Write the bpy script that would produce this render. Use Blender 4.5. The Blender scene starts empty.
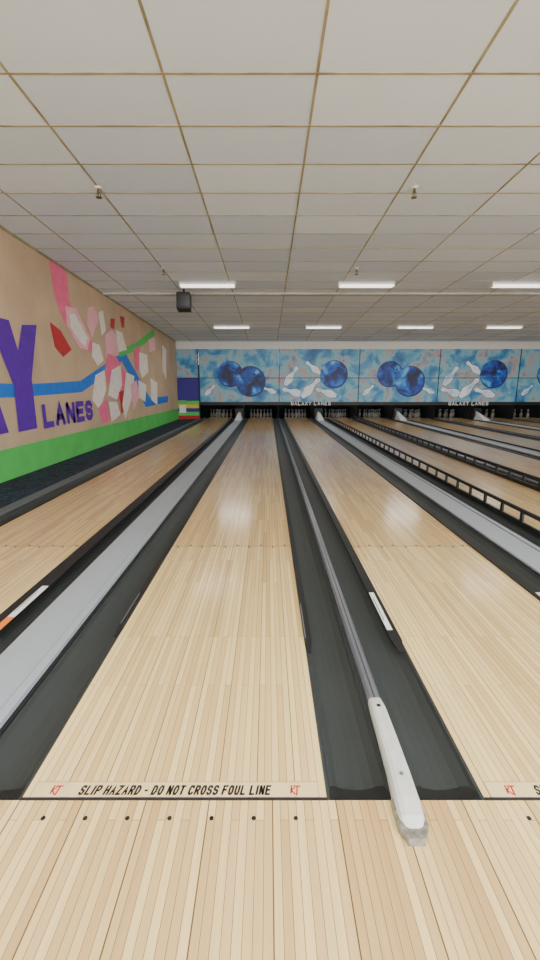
import bpy, math, random
from mathutils import Matrix, Vector
random.seed(4)
D=bpy.data; C=bpy.context
COL=C.scene.collection

# ------------------------------------------------------------------ materials
def lin(c):
    c=c/255.0
    return c/12.92 if c<=0.04045 else ((c+0.055)/1.055)**2.4
def rgb(r,g,b): return (lin(r),lin(g),lin(b),1)
MATS={}
def base_mat(name):
    m=D.materials.new(name); m.use_nodes=True
    nt=m.node_tree; b=nt.nodes['Principled BSDF']
    return m,nt,b
def plain(name,col,rough=.5,metal=0,noise=.08,nscale=8,emit=None,es=0,coat=0):
    if name in MATS: return MATS[name]
    m,nt,b=base_mat(name); N=nt.nodes; L=nt.links
    g=N.new('ShaderNodeNewGeometry'); n=N.new('ShaderNodeTexNoise'); n.inputs['Scale'].default_value=nscale
    n.inputs['Detail'].default_value=3
    L.new(g.outputs['Position'],n.inputs['Vector'])
    r=N.new('ShaderNodeValToRGB'); r.color_ramp.elements[0].position=.3; r.color_ramp.elements[1].position=.7
    r.color_ramp.elements[0].color=tuple(max(0,c*(1-noise)) for c in col[:3])+(1,)
    r.color_ramp.elements[1].color=tuple(min(1,c*(1+noise)) for c in col[:3])+(1,)
    L.new(n.outputs['Fac'],r.inputs['Fac']); L.new(r.outputs['Color'],b.inputs['Base Color'])
    b.inputs['Roughness'].default_value=rough; b.inputs['Metallic'].default_value=metal
    b.inputs['Coat Weight'].default_value=coat
    if emit:
        b.inputs['Emission Color'].default_value=emit; b.inputs['Emission Strength'].default_value=es
    MATS[name]=m; return m
def mathn(nt,op,a,bv=None,clamp=False):
    n=nt.nodes.new('ShaderNodeMath'); n.operation=op; n.use_clamp=clamp
    for i,x in enumerate((a,bv)):
        if x is None: continue
        if hasattr(x,'links') or hasattr(x,'is_linked'): nt.links.new(x,n.inputs[i])
        else: n.inputs[i].default_value=x
    return n.outputs[0]
def mix(nt,fac,a,b,mode='MIX'):
    n=nt.nodes.new('ShaderNodeMix'); n.data_type='RGBA'; n.blend_type=mode
    if hasattr(fac,'is_linked'): nt.links.new(fac,n.inputs[0])
    else: n.inputs[0].default_value=fac
    for i,x in ((6,a),(7,b)):
        if hasattr(x,'is_linked'): nt.links.new(x,n.inputs[i])
        else: n.inputs[i].default_value=x
    return n.outputs[2]
def wood(name,c1,c2,line,rough,x0,period,far=None,blen=1.1,coat=.25,crough=.08,lw=.0028):
    m,nt,b=base_mat(name); N=nt.nodes; L=nt.links
    g=N.new('ShaderNodeNewGeometry'); s=N.new('ShaderNodeSeparateXYZ'); L.new(g.outputs['Position'],s.inputs[0])
    xx=mathn(nt,'SUBTRACT',s.outputs[0],x0)
    cb=N.new('ShaderNodeCombineXYZ'); L.new(s.outputs[1],cb.inputs[0]); L.new(xx,cb.inputs[1])
    br=N.new('ShaderNodeTexBrick'); L.new(cb.outputs[0],br.inputs['Vector'])
    br.inputs['Scale'].default_value=1; br.inputs['Brick Width'].default_value=blen; br.inputs['Row Height'].default_value=.02703
    br.inputs['Mortar Size'].default_value=.0010; br.inputs['Mortar Smooth'].default_value=.3; br.offset=.37; br.offset_frequency=3
    br.inputs['Color1'].default_value=c1; br.inputs['Color2'].default_value=c2; br.inputs['Mortar'].default_value=line
    br.inputs['Bias'].default_value=-.1
    cg=N.new('ShaderNodeCombineXYZ'); L.new(mathn(nt,'MULTIPLY',s.outputs[1],2.2),cg.inputs[0]); L.new(mathn(nt,'MULTIPLY',xx,70),cg.inputs[1])
    n=N.new('ShaderNodeTexNoise'); n.inputs['Scale'].default_value=1; n.inputs['Detail'].default_value=4; L.new(cg.outputs[0],n.inputs['Vector'])
    gr=N.new('ShaderNodeMapRange'); gr.inputs[1].default_value=.3; gr.inputs[2].default_value=.7; gr.inputs[3].default_value=.92; gr.inputs[4].default_value=1.03
    L.new(n.outputs['Fac'],gr.inputs[0])
    col=mix(nt,1.0,br.outputs['Color'],gr.outputs[0],'MULTIPLY')
    fr=mathn(nt,'FRACT',mathn(nt,'DIVIDE',xx,period))
    ln=mathn(nt,'LESS_THAN',fr,lw/period)
    col=mix(nt,mathn(nt,'MULTIPLY',ln,.9),col,rgb(76,54,32))
    if far:
        st=mathn(nt,'GREATER_THAN',s.outputs[1],far[0])
        col=mix(nt,mathn(nt,'MULTIPLY',st,far[1]),col,far[2],'MULTIPLY')
        st=mathn(nt,'GREATER_THAN',s.outputs[1],3.62)
        col=mix(nt,mathn(nt,'MULTIPLY',st,.5),col,rgb(240,226,206),'MULTIPLY')
        sm=mathn(nt,'LESS_THAN',mathn(nt,'ABSOLUTE',mathn(nt,'SUBTRACT',s.outputs[1],3.62)),.006)
        col=mix(nt,mathn(nt,'MULTIPLY',sm,.7),col,rgb(110,82,54))
    L.new(col,b.inputs['Base Color'])
    b.inputs['Roughness'].default_value=rough
    b.inputs['Coat Weight'].default_value=coat; b.inputs['Coat Roughness'].default_value=crough; b.inputs['Coat IOR'].default_value=1.42
    MATS[name]=m; return m

M_black=plain('black_plastic',rgb(24,25,26),.5)
M_dark=plain('dark_gutter',rgb(50,54,53),.55,noise=.05,nscale=3)
M_darkend=plain('gutter_end_black',rgb(30,32,32),.5,noise=.1,nscale=20)
M_grey=plain('grey_cover',rgb(156,162,169),.5,noise=.03,nscale=2)
M_grey2=plain('grey_cover_edge',rgb(100,104,108),.5)
M_rail=plain('steel_rail',rgb(138,140,148),.28,metal=.6)
M_railedge=plain('dark_rail_edge',rgb(62,62,68),.5)
M_cap=plain('grey_white_plastic',rgb(202,202,196),.45,noise=.07,nscale=22)
M_foot=plain('worn_foot_plastic',rgb(124,121,112),.3,noise=.4,nscale=60)
M_sub=plain('subfloor_dark',rgb(20,20,20),.9)
M_white=plain('white_paint',rgb(228,226,220),.6,noise=.03)
M_pin=plain('pin_white_shaded',rgb(122,121,118),.4,noise=.02)  # white pins greyed, shade of the pin deck put into the colour
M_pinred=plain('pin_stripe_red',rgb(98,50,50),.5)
M_red=plain('red_paint',rgb(190,30,35),.5)
M_orange=plain('orange_label',rgb(240,130,40),.5)
M_label=plain('white_label',rgb(232,232,228),.5)
M_ink=plain('black_ink',rgb(26,24,24),.6)
M_line=plain('foul_line_black',rgb(40,36,33),.5)
M_lamp=plain('lamp_tube',rgb(255,255,255),.5,emit=(1,.98,.96,1),es=2.0)
M_house=plain('lamp_housing',rgb(225,225,220),.5)
M_brass=plain('aged_brass',rgb(110,98,70),.4,metal=.7)
M_tbar=plain('ceiling_bar',rgb(152,142,114),.5,noise=.35,nscale=3)
M_step=plain('ceiling_step',rgb(186,184,174),.9,noise=.1)
M_green=plain('green_paint',rgb(88,200,96),.65,noise=.08,nscale=2)
M_purple=plain('purple_paint',rgb(92,34,170),.65)
M_blue=plain('blue_paint',rgb(40,120,222),.65)
M_pink=plain('pink_paint',rgb(242,116,154),.65)
M_lpink=plain('light_pink_paint',rgb(244,182,194),.65)
M_offw=plain('off_white_paint',rgb(242,236,228),.65)
M_yellow=plain('yellow_paint',rgb(225,190,60),.65)
M_navy=plain('navy_paint',rgb(56,42,140),.6)
M_curb=plain('grey_curb',rgb(90,92,95),.6)
M_pit=plain('pit_black',rgb(6,6,7),.95)
M_tape=plain('clear_tape',rgb(230,204,152),.25)

M_lane=wood('lane_maple',rgb(243,213,148),rgb(210,172,108),rgb(124,90,50),.38,-.851,.1351,far=(5.9,.35,rgb(236,214,190)),coat=1.0,crough=.16)
M_appr=wood('approach_maple',rgb(236,204,142),rgb(190,152,96),rgb(116,84,46),.45,-.8508,.2162,blen=.7,coat=.1,crough=.2,lw=.0034)

def wallmat():
    m,nt,b=base_mat('tan_wall'); N=nt.nodes; L=nt.links
    g=N.new('ShaderNodeNewGeometry')
    n=N.new('ShaderNodeTexNoise'); n.inputs['Scale'].default_value=1.0; n.inputs['Detail'].default_value=5; n.inputs['Roughness'].default_value=.55; L.new(g.outputs['Position'],n.inputs['Vector'])
    n2=N.new('ShaderNodeTexNoise'); n2.inputs['Scale'].default_value=22; n2.inputs['Detail'].default_value=4; L.new(g.outputs['Position'],n2.inputs['Vector'])
    r=N.new('ShaderNodeValToRGB'); e=r.color_ramp.elements
    e[0].position=.34; e[0].color=rgb(194,170,142); e[1].position=.68; e[1].color=rgb(218,192,160)
    L.new(n.outputs['Fac'],r.inputs[0])
    c=mix(nt,mathn(nt,'MULTIPLY',n2.outputs['Fac'],.24),r.outputs[0],rgb(150,128,104))
    L.new(c,b.inputs['Base Color']); b.inputs['Roughness'].default_value=.8
    return m
M_wall=wallmat()
def ceilmat():
    m,nt,b=base_mat('acoustic_tile'); N=nt.nodes; L=nt.links
    g=N.new('ShaderNodeNewGeometry'); s=N.new('ShaderNodeSeparateXYZ'); L.new(g.outputs['Position'],s.inputs[0])
    fx=mathn(nt,'FLOOR',mathn(nt,'DIVIDE',mathn(nt,'SUBTRACT',s.outputs[0],.39),1.22))
    fy=mathn(nt,'FLOOR',mathn(nt,'DIVIDE',mathn(nt,'SUBTRACT',s.outputs[1],3.994),.657))
    cb=N.new('ShaderNodeCombineXYZ'); L.new(fx,cb.inputs[0]); L.new(fy,cb.inputs[1])
    w=N.new('ShaderNodeTexWhiteNoise'); w.noise_dimensions='2D'; L.new(cb.outputs[0],w.inputs['Vector'])
    n=N.new('ShaderNodeTexNoise'); n.inputs['Scale'].default_value=60; n.inputs['Detail'].default_value=4; L.new(g.outputs['Position'],n.inputs['Vector'])
    n3=N.new('ShaderNodeTexNoise'); n3.inputs['Scale'].default_value=1.1; n3.inputs['Detail'].default_value=3; L.new(g.outputs['Position'],n3.inputs['Vector'])
    c=mix(nt,w.outputs['Value'],rgb(206,220,242),rgb(228,240,255))
    c=mix(nt,mathn(nt,'MULTIPLY',n.outputs['Fac'],.1),c,rgb(150,152,156))
    c=mix(nt,mathn(nt,'MULTIPLY',n3.outputs['Fac'],.2),c,rgb(190,192,194))
    L.new(c,b.inputs['Base Color']); b.inputs['Roughness'].default_value=.9
    return m
M_ceil=ceilmat()
def rampmat(name,scale,det,rou,dist,stops,rough=.45):
    m,nt,b=base_mat(name); N=nt.nodes; L=nt.links
    g=N.new('ShaderNodeNewGeometry')
    n=N.new('ShaderNodeTexNoise'); n.inputs['Scale'].default_value=scale; n.inputs['Detail'].default_value=det; n.inputs['Roughness'].default_value=rou; n.inputs['Distortion'].default_value=dist; L.new(g.outputs['Position'],n.inputs['Vector'])
    r=N.new('ShaderNodeValToRGB'); e=r.color_ramp.elements
    e[0].position=stops[0][0]; e[0].color=stops[0][1]; e[1].position=stops[-1][0]; e[1].color=stops[-1][1]
    for p,c in stops[1:-1]:
        x=e.new(p); x.color=c
    L.new(n.outputs['Fac'],r.inputs[0]); L.new(r.outputs[0],b.inputs['Base Color']); b.inputs['Roughness'].default_value=rough
    return m
M_carpet=rampmat('patterned_carpet',3.2,2,.5,2.5,[(0,rgb(10,11,22)),(.46,rgb(12,14,28)),(.48,rgb(40,74,104)),(.51,rgb(28,54,84)),(.53,rgb(12,14,28)),(.6,rgb(14,16,32)),(.62,rgb(66,50,92)),(.65,rgb(12,14,26))],.95)
M_mural=rampmat('cloudy_blue_mural',1.3,6,.58,.4,[(.30,rgb(34,92,152)),(.40,rgb(60,130,184)),(.46,rgb(88,160,198)),(.51,rgb(128,186,204)),(.55,rgb(156,180,190)),(.59,rgb(182,158,154)),(.63,rgb(118,154,186)),(.74,rgb(44,104,166))])
M_pball=rampmat('painted_blue_ball',1.9,4,.5,.8,[(.34,rgb(3,14,56)),(.43,rgb(5,34,108)),(.51,rgb(8,70,176)),(.58,rgb(20,112,212)),(.64,rgb(70,166,228)),(.76,rgb(170,216,242))])
M_ppin=rampmat('painted_pin',2.4,4,.5,.6,[(.32,rgb(170,200,224)),(.44,rgb(218,232,242)),(.60,rgb(246,248,250))])
M_pdark=plain('painted_deep_blue',rgb(10,44,110),.5,noise=.3,nscale=4)
M_pmid=plain('painted_mid_blue',rgb(34,98,168),.5,noise=.3,nscale=4)
M_grille=plain('speaker_grille',rgb(40,40,42),.7,noise=.3,nscale=200)

# ------------------------------------------------------------------ builders
def mesh(name,verts,faces,mats,fm=None,smooth=False):
    me=D.meshes.new(name); me.from_pydata([tuple(v) for v in verts],[],faces)
    if not isinstance(mats,(list,tuple)): mats=[mats]
    for m in mats: me.materials.append(m)
    if fm:
        for p,i in zip(me.polygons,fm): p.material_index=i
    if smooth:
        for p in me.polygons: p.use_smooth=True
    me.update(); return me
def setp(o,label=None,category=None,group=None,kind=None):
    if label: o['label']=label
    if category: o['category']=category
    if group: o['group']=group
    if kind: o['kind']=kind
def solo(name,verts,faces,mats,base=(0,0,0),fm=None,smooth=False,**k):
    b=Vector(base)
    me=mesh(name,[Vector(v)-b for v in verts],faces,mats,fm,smooth)
    o=D.objects.new(name,me); o.location=b; COL.objects.link(o); setp(o,**k); return o
class Thing:
    def __init__(s,name,base,**k):
        s.root=D.objects.new(name,None); s.root.location=base; s.base=Vector(base); s.root.empty_display_size=.1
        COL.objects.link(s.root); setp(s.root,**k); s.parts=[]
    def part(s,name,vf,mats,fm=None,smooth=False,label=None):
        v,f=vf
        me=mesh(name,[Vector(a)-s.base for a in v],f,mats,fm,smooth)
        o=D.objects.new(name,me); o.parent=s.root; COL.objects.link(o); setp(o,label=label); s.parts.append(o); return o
    def share(s,o,delta):
        c=o.copy(); c.location=o.location+Vector(delta); c.parent=s.root; COL.objects.link(c); s.parts.append(c); return c
    def dup(s,base,label=None):
        r=s.root.copy(); r.location=base; COL.objects.link(r)
        if label: r['label']=label
        for p in s.parts:
            c=p.copy(); c.parent=r; COL.objects.link(c)
        return r
def box(x0,x1,y0,y1,z0,z1):
    v=[(x0,y0,z0),(x1,y0,z0),(x1,y1,z0),(x0,y1,z0),(x0,y0,z1),(x1,y0,z1),(x1,y1,z1),(x0,y1,z1)]
    f=[(0,3,2,1),(4,5,6,7),(0,1,5,4),(1,2,6,5),(2,3,7,6),(3,0,4,7)]
    return v,f
def join(*vfs):
    V=[];F=[]
    for v,f in vfs:
        n=len(V); V+=list(v); F+=[tuple(i+n for i in a) for a in f]
    return V,F
def extr(profile,y0,y1):
    n=len(profile)
    V=[(x,y0,z) for x,z in profile]+[(x,y1,z) for x,z in profile]
    F=[(i,(i+1)%n,n+(i+1)%n,n+i) for i in range(n)]
    F.append(tuple(reversed(range(n)))); F.append(tuple(range(n,2*n)))
    return V,F
def disc(cx,cy,z0,z1,r,n=20):
    V=[(cx+r*math.cos(2*math.pi*i/n),cy+r*math.sin(2*math.pi*i/n),z) for z in (z0,z1) for i in range(n)]
    F=[(i,(i+1)%n,n+(i+1)%n,n+i) for i in range(n)]+[tuple(reversed(range(n))),tuple(range(n,2*n))]
    return V,F
def lathe(prof,cx,cy,z0,n=16):
    V=[];F=[]
    for r,z in prof:
        for i in range(n):
            a=2*math.pi*i/n; V.append((cx+r*math.cos(a),cy+r*math.sin(a),z0+z))
    for j in range(len(prof)-1):
        for i in range(n):
            F.append((j*n+i,j*n+(i+1)%n,(j+1)*n+(i+1)%n,(j+1)*n+i))
    F.append(tuple(reversed(range(n)))); F.append(tuple(range((len(prof)-1)*n,len(prof)*n)))
    return V,F
def slab(pts,put,t=.004):
    n=len(pts)
    V=[put(a,b,0) for a,b in pts]+[put(a,b,t) for a,b in pts]
    F=[(i,(i+1)%n,n+(i+1)%n,n+i) for i in range(n)]+[tuple(reversed(range(n))),tuple(range(n,2*n))]
    return V,F
def circ(cx,cy,r,n=32,ry=None):
    ry=ry or r
    return [(cx+r*math.cos(2*math.pi*i/n),cy+ry*math.sin(2*math.pi*i/n)) for i in range(n)]

GLY={
'A':[[(0,0),(.5,1),(1,0)],[(.2,.34),(.8,.34)]],
'C':[[(1,.8),(.78,1),(.22,1),(0,.75),(0,.25),(.22,0),(.78,0),(1,.2)]],
'D':[[(0,0),(0,1),(.6,1),(1,.7),(1,.3),(.6,0),(0,0)]],
'E':[[(1,1),(0,1),(0,0),(1,0)],[(0,.52),(.85,.52)]],
'F':[[(1,1),(0,1),(0,0)],[(0,.52),(.8,.52)]],
'G':[[(1,.8),(.78,1),(.22,1),(0,.75),(0,.25),(.22,0),(.78,0),(1,.2),(1,.48),(.6,.48)]],
'H':[[(0,0),(0,1)],[(1,0),(1,1)],[(0,.5),(1,.5)]],
'I':[[(.5,0),(.5,1)]],
'L':[[(0,1),(0,0),(1,0)]],
'N':[[(0,0),(0,1)],[(0,1),(1,0)],[(1,0),(1,1)]],
'O':[[(.25,0),(0,.28),(0,.72),(.25,1),(.75,1),(1,.72),(1,.28),(.75,0),(.25,0)]],
'P':[[(0,0),(0,1),(.75,1),(1,.85),(1,.6),(.75,.45),(0,.45)]],
'R':[[(0,0),(0,1),(.75,1),(1,.85),(1,.62),(.75,.48),(0,.48)],[(.55,.48),(1,0)]],
'S':[[(1,.82),(.78,1),(.22,1),(0,.82),(0,.64),(.2,.52),(.8,.48),(1,.36),(1,.18),(.78,0),(.22,0),(0,.18)]],
'T':[[(.5,0),(.5,1)],[(0,1),(1,1)]],
'U':[[(0,1),(0,.25),(.22,0),(.78,0),(1,.25),(1,1)]],
'X':[[(0,0),(1,1)],[(0,1),(1,0)]],
'Y':[[(0,1),(.5,.5),(1,1)],[(.5,.5),(.5,0)]],
'Z':[[(0,1),(1,1),(0,0),(1,0)]],
'-':[[(0,.45),(1,.45)]],
}
def block(s,a0,a1,b0,b1,put,wt=.11,shear=0.0,depth=.001,gap=.45):
    """heavy sans capitals; wt = half stroke as a share of the height"""
    H=b1-b0; adv=[]; x=0
    for ch in s:
        w={'I':.08,' ':.50,'-':.3}.get(ch,.55)
        adv.append((x,w)); x+=w+(gap if ch!=' ' else .0)
    tot=x-gap; sc=(a1-a0-2*wt*H)/tot
    V=[];F=[]
    def quad(p):
        n=len(V)
        for a,b in p: V.append(put(a+shear*(b-b0),b,depth))
        F.append(tuple(range(n,n+len(p))))
    hw=wt*H
    def nrm(a,b):
        dx,dy=b[0]-a[0],b[1]-a[1]; l=math.hypot(dx,dy); return -dy/l,dx/l
    for ch,(ox,w) in zip(s,adv):
        for st in GLY.get(ch,[]):
            P=[(a0+hw+(ox+px*w)*sc, b0+hw+py*(H-2*hw)) for px,py in st]
            n=len(P); closed=(P[0]==P[-1]); L=[];R=[]
            for i in range(n):
                if closed:
                    pv=P[i-1] if i>0 else P[-2]; nx=P[i+1] if i<n-1 else P[1]
                else:
                    pv=P[i-1] if i>0 else None; nx=P[i+1] if i<n-1 else None
                if pv and nx:
                    n1=nrm(pv,P[i]); n2=nrm(P[i],nx); mx,my=n1[0]+n2[0],n1[1]+n2[1]; l=math.hypot(mx,my) or 1
                    mx/=l; my/=l; k=1/max(.55,mx*n1[0]+my*n1[1])
                    q=(mx*k*hw,my*k*hw); ex=(0,0)
                else:
                    nn=nrm(pv,P[i]) if pv else nrm(P[i],nx); q=(nn[0]*hw,nn[1]*hw)
                    a,b=(pv,P[i]) if pv else (nx,P[i]); dx,dy=b[0]-a[0],b[1]-a[1]; l=math.hypot(dx,dy); ex=(dx/l*hw*.8,dy/l*hw*.8)
                L.append((P[i][0]+q[0]+ex[0],P[i][1]+q[1]+ex[1])); R.append((P[i][0]-q[0]+ex[0],P[i][1]-q[1]+ex[1]))
            for i in range(n-1): quad([L[i],R[i],R[i+1],L[i+1]])
    return V,F

# ------------------------------------------------------------------ layout constants
YF=1.21; YE=20.3; XW=-3.95; XR=14.4
YM=19.2; YC=19.24
LW=1.054; GW=.235
LANES=[-2.714,-.851,.747,2.611,4.209,6.073,7.671,9.535,11.133]
def zc(y): return 3.828-.0335*(y-3.368)

# ------------------------------------------------------------------ structure
solo('floor',*box(XW,XR,-4,YF,-.1,0),M_appr,kind='structure')
solo('floor',*box(XW,XR,YF,21.2,-.18,-.085),M_sub,kind='structure')
solo('wall_left',*box(XW-.15,XW,-4,21.2,-.18,4.3),M_wall,kind='structure')
solo('wall_right',*box(XR,XR+.15,-4,21.2,-.18,4.3),M_wall,kind='structure')
solo('wall_back',*box(XW,XR,21.05,21.2,-.18,2.4),M_pit,kind='structure')
solo('wall_bulkhead',*box(XW,XR,YM+.0,21.05,2.99,zc(YM)-.005),M_white,kind='structure')
V=[(XW,-4,zc(-4)),(XR,-4,zc(-4)),(XR,21.2,zc(21.2)),(XW,21.2,zc(21.2))]
V+= [(x,y,z+.1) for x,y,z in V]
solo('ceiling',V,[(0,1,2,3),(7,6,5,4),(0,4,5,1),(1,5,6,2),(2,6,7,3),(3,7,4,0)],M_ceil,kind='structure')
g=[]
x=.39-1.22*3
while x<XR-.1:
    w=.011
    a,b=-4,YM
    v=[(x-w,a,zc(a)-.005),(x+w,a,zc(a)-.005),(x+w,b,zc(b)-.005),(x-w,b,zc(b)-.005),(x-w,a,zc(a)),(x+w,a,zc(a)),(x+w,b,zc(b)),(x-w,b,zc(b))]
    g.append((v,[(0,3,2,1),(4,5,6,7),(0,1,5,4),(1,2,6,5),(2,3,7,6),(3,0,4,7)])); x+=1.22
y=3.994-.657*12
while y<YM-.05:
    z=zc(y); g.append(box(XW,XR,y-.010,y+.010,z-.0055,z+.001)); y+=.657
solo('trim_1',*join(*g),M_tbar,kind='structure')
solo('trim_2',*box(XW,XR,10.90,11.02,zc(10.95)-.04,zc(10.95)+.003),M_step,kind='structure')
a,b=-4,YM
solo('trim_3',[(XW,a,zc(a)-.03),(XW+.03,a,zc(a)-.03),(XW+.03,b,zc(b)-.03),(XW,b,zc(b)-.03),(XW,a,zc(a)),(XW+.03,a,zc(a)),(XW+.03,b,zc(b)),(XW,b,zc(b))],box(0,1,0,1,0,1)[1],M_tbar,kind='structure')

# ------------------------------------------------------------------ lanes
def ground(a,b,d): return (a,b,d)
def build_lane(x0,idx):
    cx=x0+LW/2
    t=Thing('bowling_lane',(cx,YF,0),label='glossy maple bowling lane with slip hazard lettering at foul line',category='bowling lane',group='row of bowling lanes')
    t.part('lane_surface',box(x0,x0+LW,YF,YE,-.08,0),M_lane)
    t.part('foul_line',box(x0,x0+LW,YF-.001,YF+.010,-.02,.0016),M_line,label='black foul line strip')
    t.part('warning_tape',box(cx-.50,cx+.50,YF+.012,YF+.07,-.001,.0006),M_tape,label='clear tape strip carrying the warning')
    t.part('tape_edge',join(box(cx-.50,cx+.50,YF+.069,YF+.0712,-.001,.0008),box(cx-.502,cx-.50,YF+.012,YF+.0712,-.001,.0008),box(cx+.50,cx+.502,YF+.012,YF+.0712,-.001,.0008)),plain('tape_edge',rgb(165,140,102),.5),label='faint outline of the tape')
    t.part('warning_lettering',block('SLIP HAZARD - DO NOT CROSS FOUL LINE',cx-.340,cx+.330,YF+.018,YF+.056,ground,wt=.095,shear=.2,depth=.0016,gap=.50),M_ink)
    for sx in (-.42,.42):
        def seg(a,b,w):
            a=(a[0]*.62,a[1]*.85); b=(b[0]*.62,b[1]*.85)
            (ax,ay),(bx,by)=a,b; dx,dy=bx-ax,by-ay; l=math.hypot(dx,dy); nx,ny=-dy/l*w,dx/l*w
            return slab([(cx+sx+ax+nx,YF+.037+ay+ny),(cx+sx+ax-nx,YF+.037+ay-ny),(cx+sx+bx-nx,YF+.037+by-ny),(cx+sx+bx+nx,YF+.037+by+ny)],lambda p,q,d:(p,q,.001+d),.0006)
        e=[seg((-.020,.022),(-.026,-.016),.0026),seg((-.023,.0),(-.002,.012),.0022),seg((-.023,.0),(.000,-.020),.0022),seg((.012,.016),(.006,-.024),.0026),seg((-.010,.018),(.030,.018),.0024)]
        t.part('red_emblem',join(*e),M_red)
    p=t.part('guide_dot',disc(cx-4.5*.105,3.60,-.001,.0009,.011,10),M_ink)
    for i in range(1,10): t.share(p,(i*.105,(.04 if i%2 else 0),0))
    return t
for i,x0 in enumerate(LANES): build_lane(x0,i)

f0=None
for x0 in LANES:
    cx=x0+LW/2
    for i in range(-3,4):
        if f0 is None:
            f0=solo('approach_dot',*disc(cx+i*.1385,1.147,-.0005,.0012,.0075,16),M_ink,base=(cx+i*.1385,1.147,0),label='small round black marker dot inlaid in the maple approach',category='floor marker',group='approach marker dots')
        else:
            o=f0.copy(); o.location=(cx+i*.1385,1.147,0); COL.objects.link(o)

# ------------------------------------------------------------------ gutters
GP=[(0,-.003),(.010,-.003),(.018,-.02),(.05,-.046),(.085,-.057),(.1175,-.060),(.15,-.057),(.185,-.046),(.217,-.02),(.225,-.003),(.2345,-.003),(.2345,-.082),(0,-.082)]
gut=Thing('gutter',(0,YF,0),label='dark grey concave gutter channel running beside a lane',category='gutter',group='lane gutters')
gut.part('channel',extr(GP[::-1],YF,YE),M_dark)
V=[];F=[]
pr=[(.012,-.014),(.05,-.040),(.085,-.050),(.1175,-.053),(.15,-.050),(.185,-.040),(.223,-.014)]
rows=[(YF+.003,.010),(YF+.012,.013),(YF+.03,.009),(YF+.06,.0),(YF+.09,-.005)]
for yy,dz in rows:
    for px,pz in pr: V.append((px,yy,min(-.004,pz+dz)))
n=len(pr)
for j in range(len(rows)-1):
    for i in range(n-1): F.append((j*n+i,j*n+i+1,(j+1)*n+i+1,(j+1)*n+i))
gut.part('end_lip',(V,F),M_darkend,smooth=True,label='black rounded end lip of the gutter')
gpos=[]
for x0 in LANES:
    gpos+= [x0-GW, x0+LW+.0003]
gut.root.location=(gpos[0],YF,0)
for gx in gpos[1:]: gut.dup((gx,YF,0))

# ------------------------------------------------------------------ folded bumper strips
RAISED={(3,-1),(3,1)}
def folded(xl,xr,label_side,orange,y0=2.05,lw=.032,sticker=True):
    lab='black folded bumper rail along lane edge'
    if sticker: lab+=' with '+('white and orange sticker' if orange else 'white sticker')
    t=Thing('bumper_rail',((xl+xr)/2,y0,-.003),label=lab,category='bumper rail',group='folded bumper rails')
    w=xr-xl
    v=[(xl+w*.3,y0,-.003),(xr-w*.3,y0,-.003),(xr-w*.3,y0,.004),(xl+w*.3,y0,.004),(xl,y0+.1,-.003),(xr,y0+.1,-.003),(xr,y0+.1,.012),(xl,y0+.1,.012)]
    v+=[(xl,18.6,-.003),(xr,18.6,-.003),(xr,18.6,.012),(xl,18.6,.012)]
    f=[(0,1,2,3)]
    for k in (0,4):
        for i in range(4): f.append((k+i,k+4+i,k+4+(i+1)%4,k+(i+1)%4))
    f.append((11,10,9,8))
    t.part('rail_body',(v,f),M_black)
    lx0,lx1=(xl+.004,xl+.004+lw) if label_side<0 else (xr-.004-lw,xr-.004)
    if sticker:
        t.part('sticker',box(lx0,lx1,y0+.2,y0+.66,.0115,.0135),M_label,label='white printed sticker')
        t.part('printed_line',box(lx0+.008,lx0+.012,y0+.3,y0+.58,.013,.0142),M_ink)
    else:
        t.part('edge_strip',box(lx0,lx0+.006,y0+.12,y0+.5,.0115,.0135),M_grey2,label='thin grey edge line')
    if orange: t.part('orange_patch',box(lx0,lx1,y0+.1,y0+.24,.0117,.0143),M_orange,label='orange end of the sticker')
for i,x0 in enumerate(LANES):
    if (i,-1) not in RAISED:
        if i==1: folded(x0-.032,x0-.002,-1,False,y0=2.2,sticker=False)
        else: folded(x0-.062,x0-.002,-1,False)
    if (i,1) not in RAISED:
        e=x0+LW
        if i==0: folded(e+.002,e+.115,1,True,y0=2.15,lw=.045)
        elif i==1: folded(e+.002,e+.04,1,False,y0=2.05,sticker=False)
        else: folded(e+.002,e+.062,1,False)

def raised(x):
    t=Thing('bumper_fence',(x,1.5,0),label='raised black bumper fence with posts along the lane edge',category='bumper rail',group='raised bumper fences')
    t.part('top_rail',extr([(x-.012,.142),(x+.012,.142),(x+.018,.152),(x+.014,.178),(x-.014,.178),(x-.018,.152)],1.5,18.6),M_black)
    t.part('bottom_rail',box(x-.014,x+.014,1.5,18.6,-.003,.05),M_black)
    p=t.part('post',box(x-.010,x+.010,1.52,1.565,.05,.142),M_black)
    for k in range(1,46):
        t.share(p,(0,k*.378,0))
raised(2.611-.032); raised(2.611+LW+.032)

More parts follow.
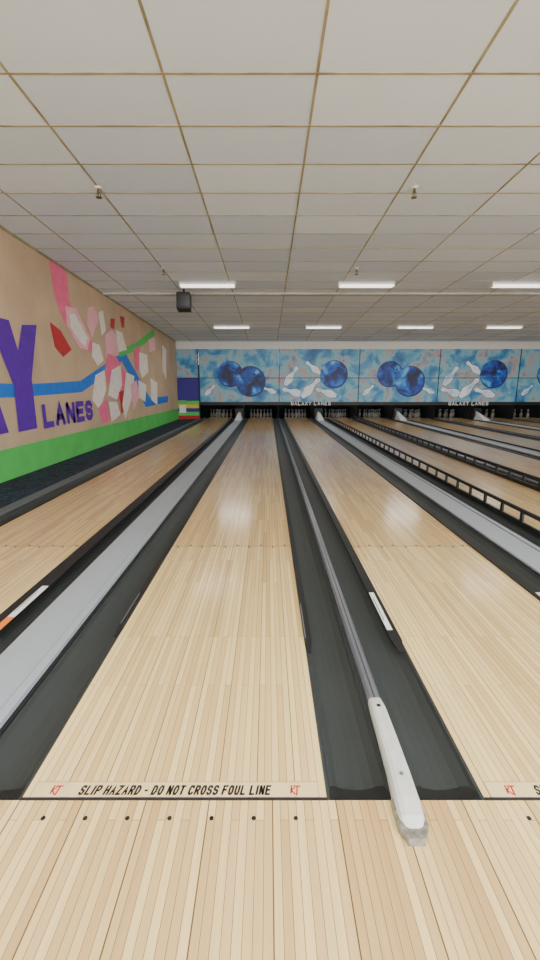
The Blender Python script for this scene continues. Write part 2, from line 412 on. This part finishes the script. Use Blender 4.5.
# ------------------------------------------------------------------ narrow dividers
def divider(x,capped=True):
    t=Thing('gutter_divider',(x,YF,0),label='steel grey divider rail between gutters with grey-white end cap',category='lane divider',group='narrow gutter dividers')
    t.part('rail_base',extr([(x-.036,-.08),(x+.036,-.08),(x+.036,.008),(x-.036,.008)],YF+.02,YC),M_railedge)
    t.part('rail_top',extr([(x-.027,.0075),(x+.027,.0075),(x+.029,.022),(x+.018,.034),(x-.018,.034),(x-.029,.022)],1.62,YC),M_rail)
    t.part('rail_slot',box(x-.0035,x+.0035,1.62,YC,.033,.0355),M_railedge,label='dark slot line along the rail')
    S=[(1.66,.030,.040,0),(1.60,.034,.050,0),(1.45,.037,.055,-.002),(1.30,.040,.058,-.005),(1.18,.043,.056,-.010),(1.12,.042,.046,-.012),(1.088,.030,.030,-.013)]
    V=[];F=[]
    for (yy,w,h,o) in S:
        z0=.0085 if yy>YF else .001
        for px,pz in ((-1,z0),(-1,h*.62),(-.82,h*.9),(-.5,h),(.5,h),(.82,h*.9),(1,h*.62),(1,z0)):
            V.append((x+o+px*w,yy,pz))
    for j in range(len(S)-1):
        for i in range(8): F.append((j*8+i,j*8+(i+1)%8,(j+1)*8+(i+1)%8,(j+1)*8+i))
    F.append(tuple(range(8))); F.append(tuple(reversed(range((len(S)-1)*8,len(S)*8))))
    t.part('end_cap',(V,F),M_cap,label='grey-white plastic end cap')
    t.part('screw',disc(x,1.60,.048,.0515,.009,12),M_ink); t.part('screw',disc(x-.006,1.26,.056,.0600,.007,12),M_grey2)
    v=slab([(x-.060,1.19),(x-.060,1.10),(x-.04,1.058),(x+.012,1.058),(x+.034,1.10),(x+.034,1.19)],lambda a,b,d:(a,b,.0005+d),.030)
    t.part('end_foot',v,M_foot,label='scuffed translucent plastic foot')
    return t
NAR=[(LANES[i]+LW+LANES[i+1])/2 for i in (1,3,5,7)]
d0=divider(NAR[0])
for x in NAR[1:]: d0.dup((x,YF,0))

# ------------------------------------------------------------------ wide ball return covers
def cover(x):
    t=Thing('ball_return_cover',(x,YF,0),label='wide light grey ball return track cover between two gutters',category='ball return cover',group='ball return covers')
    w=.168
    t.part('base_skirt',extr([(x-w,-.08),(x+w,-.08),(x+w,.004),(x-w,.004)],YF,YC),M_black)
    t.part('cover_plate',extr([(x-.148,.0035),(x+.148,.0035),(x+.145,.016),(x+.06,.021),(x-.06,.021),(x-.145,.016)],YF+.01,YC),M_grey)
    t.part('ridge',extr([(x+.10,.018),(x+.148,.015),(x+.148,.026),(x+.102,.027)],YF+.01,YC),M_grey,label='raised edge strip')
    t.part('groove',box(x+.096,x+.100,YF+.01,YC,.0172,.0225),M_grey2,label='thin dark seam line')
    Y0,Y1=18.0,19.15
    v=[(x-.14,Y0,.02),(x+.14,Y0,.02),(x+.15,Y1,.02),(x-.15,Y1,.02),(x-.03,Y1,.36),(x+.05,Y1,.36)]
    t.part('track_guard',(v,[(0,1,5,4),(0,4,3),(1,2,5),(2,3,4,5),(0,3,2,1)]),M_label,label='pale sloping ball track guard')
    t.part('guard_hood',join(box(x-.168,x-.1,18.9,YM-.02,.0,.42),box(x+.1,x+.168,18.9,YM-.02,.0,.42),box(x-.168,x+.168,18.95,YM-.02,.38,.46)),M_black)
    return t
WID=[(LANES[i]+LW+LANES[i+1])/2 for i in (0,2,4,6)]
c0=cover(WID[0])
for x in WID[1:]: c0.dup((x,YF,0))

solo('lane_curb',*extr([(-3.10,-.085),(-2.951,-.085),(-2.951,.004),(-2.96,.014),(-3.09,.014),(-3.10,.004)],YF,YM-.08),M_curb,base=(-3.02,YF,0),label='dark grey edging strip between gutter and carpet',category='edging')
solo('carpet',*box(XW+.002,-3.102,YF+.001,YM-.08,-.083,-.001),M_carpet,base=(-3.5,YF,0),label='navy patterned carpet strip along the painted wall',category='carpet')

# ------------------------------------------------------------------ pins
PP=[(.0255,0),(.03,.008),(.0365,.04),(.05,.085),(.058,.112),(.0605,.125),(.058,.145),(.048,.185),(.036,.215),(.027,.24),(.0235,.262),(.0235,.29),(.027,.312),(.0322,.34),(.031,.36),(.023,.374),(.010,.381)]
v,f=lathe(PP,0,0,0,14)
fm=[0]*len(f)
for j in (10,12):
    for i in range(14): fm[j*14+i]=1
pin=None
for li,x0 in enumerate(LANES):
    cx=x0+LW/2
    for r in range(4):
        for k in range(r+1):
            px=cx+(k-r/2)*.3048; py=19.48+r*.264
            if pin is None:
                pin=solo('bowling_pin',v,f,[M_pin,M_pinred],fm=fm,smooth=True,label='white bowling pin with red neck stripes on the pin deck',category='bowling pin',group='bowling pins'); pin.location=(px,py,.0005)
            else:
                o=pin.copy(); o.location=(px,py,.0005); COL.objects.link(o)

for i,x in enumerate(NAR+WID):
    w=.034 if x in NAR else .165
    solo('kickback_panel',*box(x-w,x+w,YM+.07,21.0,-.08,1.3),M_pit,base=(x,YM,0),label='black partition between two pin decks',category='partition',group='pin deck partitions')

# ------------------------------------------------------------------ masking panels
def mput(dy):
    return lambda a,b,d:(a,YM-dy-d,b)
def pinpoly(cx,cz,L,ang,fat=0):
    s=L/.381; poly=[(r*1.15+fat,(z-.19)*(1+fat*4)) for r,z in PP]+[(-r*1.15-fat,(z-.19)*(1+fat*4)) for r,z in reversed(PP)]
    ca,sa=math.cos(ang),math.sin(ang)
    return [(cx+s*(a*ca-b*sa),cz+s*(a*sa+b*ca)) for a,b in poly]
def panel(x0,x1,kind):
    cx=(x0+x1)/2
    t=Thing('masking_panel',(cx,YM,.61),label={'a':'blue cloudy mural panel painted with two large bowling balls','b':'blue cloudy mural panel with painted pins, ball and white lettering','n':'narrow blue mural panel above purple boards beside the wall'}[kind],category='mural panel',group='masking panels above the pins')
    if kind=='n':
        t.part('upper_board',box(x0,x1-.035,YM,YM+.05,1.78,2.98),M_mural)
        t.part('lower_board',box(x0,x1-.035,YM-.05,YM+.05,.82,1.75),M_navy,label='dark purple board')
        t.part('frame',join(box(x1-.035,x1-.005,YM-.06,YM,.0,2.98),box(x0,x1-.035,YM-.06,YM,1.752,1.785)),M_black)
        cols=[M_red,M_green,M_navy,M_yellow,M_green]
        for k,m in enumerate(cols):
            zz=.0+k*.16
            t.part('painted_stripe',box(x0,x1-.04,YM-.05,YM+.05,zz,zz+.158),m)
        t.part('notice',box(x0+.05,x0+.34,YM-.062,YM-.052,.28,.62),M_label,label='white paper notice')
        return
    t.part('upper_board',box(x0+.026,x1-.002,YM,YM+.05,1.785,2.98),M_mural)
    t.part('lower_board',box(x0+.026,x1-.002,YM,YM+.05,.75,1.755),M_mural)
    nb=0
    def ball(dx,z,r):
        nonlocal nb
        d=.012+.006*nb; nb+=1
        t.part('painted_ball_rim',slab(circ(cx+dx,z,r*1.0),mput(d-.002),.001),M_pdark)
        t.part('painted_ball',slab(circ(cx+dx-.03*r,z+.03*r,r*.93),mput(d),.001),M_pball)
        for a,b in ((.25,.45),(.5,.35),(.42,.08)):
            t.part('finger_hole',slab(circ(cx+dx+a*r,z+b*r,.07*r,12),mput(d+.002),.001),M_ink)
    k=0
    def pn(dx,z,L,an):
        nonlocal k
        k+=1
        t.part('painted_pin_outline',slab(pinpoly(cx+dx,z,L,an,.008),mput(.001+.0012*k),.0003),M_pmid)  # larger mid-blue shape behind each mural pin, its painted outline
        t.part('painted_pin',slab(pinpoly(cx+dx,z,L,an),mput(.0016+.0012*k),.0005),M_ppin)
    if kind=='a':
        pn(1.33,1.25,.6,1.2); pn(-1.28,1.25,.6,-.8)
        ball(-.38,1.93,.56); ball(.50,1.62,.66)
    else:
        for a in ((-1.2,1.85,.95,-.6),(-1.12,1.18,.95,1.3),(-.35,1.35,1.1,-.75),(.35,1.15,.95,1.25),(-.25,2.2,.8,.9)): pn(*a)
        ball(.66,1.92,.60)
    t.part('frame',join(box(x0+.001,x0+.026,YM-.022,YM+.05,.61,2.98),box(x0+.026,x1-.002,YM-.022,YM+.05,1.759,1.781),box(x0+.026,x1-.002,YM-.022,YM+.05,.61,.75)),M_black,label='dark frame lines')
    if kind=='b':
        t.part('lettering',block('GALAXY LANES',cx-1.2,cx+.55,.60,.76,mput(.0),wt=.09,depth=.026,gap=.42),M_white,label='white lettering on the panel edge')
PB=[-2.99,.475,3.937,7.40,10.86,14.35]
panel(XW+.005,-2.99,'n')
for i,k in enumerate('ababa'): panel(PB[i],PB[i+1],k)

# ------------------------------------------------------------------ wall mural
ART=[
('painted_swoosh',M_blue,[(5.5,1.46),(7.16,1.43),(9.27,1.51),(10.78,1.93),(12.54,2.40),(12.50,2.21),(10.86,1.70),(9.32,1.28),(7.12,1.23),(5.5,1.23)]),
('painted_swoosh',M_blue,[(11.90,2.14),(12.43,2.28),(14.65,1.03),(17.30,1.04),(17.25,0.81),(14.11,0.75)]),
('painted_swoosh',M_green,[(11.79,2.34),(13.34,2.66),(15.53,3.33),(15.76,3.16),(13.39,2.44),(11.83,2.16)]),
('painted_band',M_pink,[(8.4,3.62),(8.7,3.64),(9.1,3.57),(9.1,3.07),(9.4,2.65),(10.2,2.32),(10.0,2.15),(9.3,2.30),(8.8,2.62),(8.5,2.97)]),
('painted_shard',M_red,[(8.2,2.54),(8.6,2.44),(9.0,2.12),(8.6,1.95),(8.3,2.11)]),
('painted_shard',M_lpink,[(8.9,2.93),(9.4,2.96),(10.0,2.45),(9.8,2.18),(9.4,2.19),(8.9,2.57)]),
('painted_shard',M_offw,[(9.05,2.80),(9.3,2.86),(9.85,2.45),(9.7,2.25),(9.45,2.30),(9.05,2.57)]),
('painted_shard',M_lpink,[(10.0,3.08),(10.3,3.17),(10.6,2.96),(10.1,2.46),(9.9,2.72)]),
('painted_shard',M_offw,[(10.6,3.09),(10.9,3.17),(11.0,2.74),(10.7,2.57)]),
('painted_shard',M_offw,[(10.1,2.37),(10.5,2.35),(10.7,2.02),(10.3,1.86),(10.0,2.06)]),
('painted_shard',M_red,[(11.4,3.07),(11.7,3.10),(11.6,2.82),(11.3,2.85)]),
('painted_shard',M_red,[(12.1,3.24),(12.5,3.26),(12.4,2.97),(12.2,2.96)]),
('painted_shard',M_lpink,[(10.9,2.61),(11.4,2.80),(12.0,2.61),(11.8,2.21),(10.9,2.08)]),
('painted_shard',M_pink,[(11.0,2.2),(11.6,2.15),(12.2,1.8),(12.3,1.3),(11.6,1.0),(11.0,1.3),(10.7,1.75)]),
('painted_shard',M_offw,[(11.7,2.83),(12.2,2.82),(12.5,2.40),(11.8,2.29)]),
('painted_shard',M_offw,[(11.2,1.81),(11.9,1.96),(11.9,1.44),(11.4,1.06),(10.8,1.19)]),
('painted_shard',M_offw,[(10.1,1.65),(10.7,1.79),(10.7,1.32),(10.2,0.86),(9.8,1.10)]),
('painted_shard',M_pink,[(10.1,0.91),(10.7,1.12),(10.8,0.58),(10.3,0.53)]),
('painted_shard',M_offw,[(10.8,1.03),(11.4,1.01),(11.6,0.66),(10.9,0.53)]),
('painted_shard',M_red,[(11.6,1.26),(12.1,1.31),(12.1,0.82),(11.7,0.68)]),
('painted_shard',M_offw,[(12.33,1.79),(13.04,1.70),(12.60,1.02),(11.96,0.52),(11.80,0.91)]),
('painted_shard',M_pink,[(13.10,2.45),(13.74,2.64),(13.94,2.06),(13.26,1.83)]),
('painted_shard',M_offw,[(13.70,2.43),(14.58,2.41),(14.59,1.87),(13.85,1.66),(13.58,1.90)]),
('painted_shard',M_lpink,[(12.60,1.44),(13.21,1.59),(13.52,1.15),(12.73,0.73)]),
('painted_shard',M_offw,[(13.41,1.60),(14.26,1.45),(14.03,0.92),(13.40,1.06)]),
('painted_shard',M_offw,[(14.79,1.68),(15.69,1.53),(15.52,0.76),(14.76,0.96)]),
('painted_shard',M_lpink,[(14.81,2.90),(15.61,3.08),(15.65,2.65),(14.85,2.52)]),
('painted_shard',M_offw,[(16.72,2.92),(17.34,2.79),(17.09,1.65),(16.53,2.01)]),
('painted_letter',M_purple,[(6.70,2.38),(6.90,2.38),(7.05,1.95),(7.25,2.36),(7.71,2.42),(7.36,1.52),(7.36,0.70),(6.80,0.69),(6.82,1.40),(6.35,2.38)]),
('painted_letter',M_purple,[(5.55,2.38),(5.95,2.38),(6.12,1.8),(6.3,2.0),(6.28,1.5),(6.54,.71),(6.14,.70),(5.98,1.2),(5.8,.70),(5.4,.70),(5.75,1.5)]),
]
t=Thing('wall_mural',(XW,10,0),label='painted mural of purple letters, blue swoosh and shattering white pins',category='mural')
t.part('painted_band',slab([(-4,.001),(YM-.08,.001),(YM-.08,.47),(-4,.47)],lambda a,b,d:(XW+.0005+d,a,b),.0015),M_green,label='green band along the foot of the wall')
for i,(n,m,p) in enumerate(ART):
    off=.002+.0004*i
    t.part(n,slab(p,lambda a,b,d:(XW+off+d,a,b),.0003),m)
t.part('painted_lettering',block('LANES',7.58,9.76,.67,1.10,lambda a,b,d:(XW+.018+d,a,b),wt=.13,depth=0,gap=.36),M_purple)

# ------------------------------------------------------------------ ceiling fixtures
def extr_x(prof,x0,x1,y,z):
    n=len(prof); V=[(xx,y+a,z+b) for xx in (x0,x1) for a,b in prof]
    return V,[(i,(i+1)%n,n+(i+1)%n,n+i) for i in range(n)]+[tuple(reversed(range(n))),tuple(range(n,2*n))]
def tubex(x0,x1,y,z,r,n=10):
    return extr_x([(r*math.cos(2*math.pi*i/n),r*math.sin(2*math.pi*i/n)) for i in range(n)],x0,x1,y,z)
def fixture(x,y,power,col):
    z=zc(y)
    t=Thing('ceiling_light',(x,y,z),label='white four-foot twin-tube fluorescent fixture on the tile ceiling',category='ceiling light',group='fluorescent ceiling fixtures')
    t.part('housing',extr_x([(-.10,0),(-.07,-.045),(.07,-.045),(.10,0)],x-.61,x+.61,y,z),M_house)
    for s in (-.06,.06):
        t.part('tube',tubex(x-.585,x+.585,y+s,z-.07,.022),M_lamp,smooth=True)
    for s in (-1,1):
        t.part('end_bracket',box(x+s*.598-.013,x+s*.598+.013,y-.1,y+.1,z-.10,z-.001),M_house)
    l=D.lights.new('tube_light','AREA'); l.shape='RECTANGLE'; l.size=1.1; l.size_y=.2; l.energy=power; l.color=col
    o=D.objects.new('tube_light',l); o.parent=t.root; o.location=(0,0,-.11); COL.objects.link(o)
for x in (-1.31,2.13,5.45,8.9,12.3): fixture(x,10.05,10,(1,.98,.95))
for x in (-1.23,1.89,5.0,8.0,11.1): fixture(x,15.4,34,(1,.97,.92))
for x in (-1.31,2.13,5.45,8.9,12.3): fixture(x,-.6,100,(.97,.985,1))  # unseen row added just behind the camera to brighten the near end
for x in (-1.31,2.13,5.45,8.9,12.3): fixture(x,-3.4,100,(.97,.985,1))  # second unseen row, added farther back for more light

def sprinkler(x,y):
    z=zc(y)
    t=Thing('fire_sprinkler',(x,y,z),label='small brass pendant sprinkler head under the ceiling',category='sprinkler',group='ceiling sprinklers')
    t.part('escutcheon',lathe([(.045,0),(.045,-.008),(.03,-.02)],x,y,z-.0),M_house)
    t.part('pipe',lathe([(.014,0),(.014,-.035),(.02,-.04),(.02,-.055)],x,y,z-.01,10),M_brass)
    t.part('frame_arms',join(box(x-.024,x-.017,y-.004,y+.004,z-.115,z-.06),box(x+.017,x+.024,y-.004,y+.004,z-.115,z-.06),box(x-.005,x+.005,y-.005,y+.005,z-.115,z-.06)),M_brass)
    t.part('deflector',lathe([(.036,0),(.036,-.006),(.012,-.01)],x,y,z-.113,12),M_brass)
for x,y in ((-2.05,5.82),(1.77,5.82),(-2.03,9.01),(1.72,9.01),(5.5,9.01),(5.5,5.82)): sprinkler(x,y)

sx,sy=-1.93,10.45; sz=zc(sy)
t=Thing('loudspeaker',(sx,sy,sz),label='black loudspeaker box hanging from a ceiling bracket',category='speaker')
t.part('bracket',join(box(sx-.02,sx+.02,sy+.08,sy+.12,sz-.11,sz-.004),box(sx-.12,sx+.12,sy+.06,sy+.14,sz-.13,sz-.10)),M_black)
def tilt(vf,ang,c):
    ca,sa=math.cos(ang),math.sin(ang)
    return [(x,c[0]+(y-c[0])*ca-(z-c[1])*sa,c[1]+(y-c[0])*sa+(z-c[1])*ca) for x,y,z in vf[0]],vf[1]
cc=(sy+.1,sz-.30)
t.part('cabinet',tilt(box(sx-.15,sx+.15,sy-.06,sy+.2,sz-.49,sz-.12),-.18,cc),M_black)
t.part('grille',tilt(box(sx-.125,sx+.125,sy-.075,sy-.06,sz-.46,sz-.15),-.18,cc),M_grille)

# ------------------------------------------------------------------ world and camera
w=D.worlds.new('world'); C.scene.world=w; w.use_nodes=True
bg=w.node_tree.nodes['Background']; bg.inputs[0].default_value=(.94,.975,1,1); bg.inputs[1].default_value=6.4
cam=D.cameras.new('camera'); co=D.objects.new('camera',cam); COL.objects.link(co)
cam.sensor_fit='VERTICAL'; cam.sensor_height=36; cam.lens=430/960*36; cam.shift_x=2/960
cam.clip_start=.05
co.location=(0,0,1.386); co.rotation_euler=(math.radians(90-12.2),0,0)
C.scene.camera=co
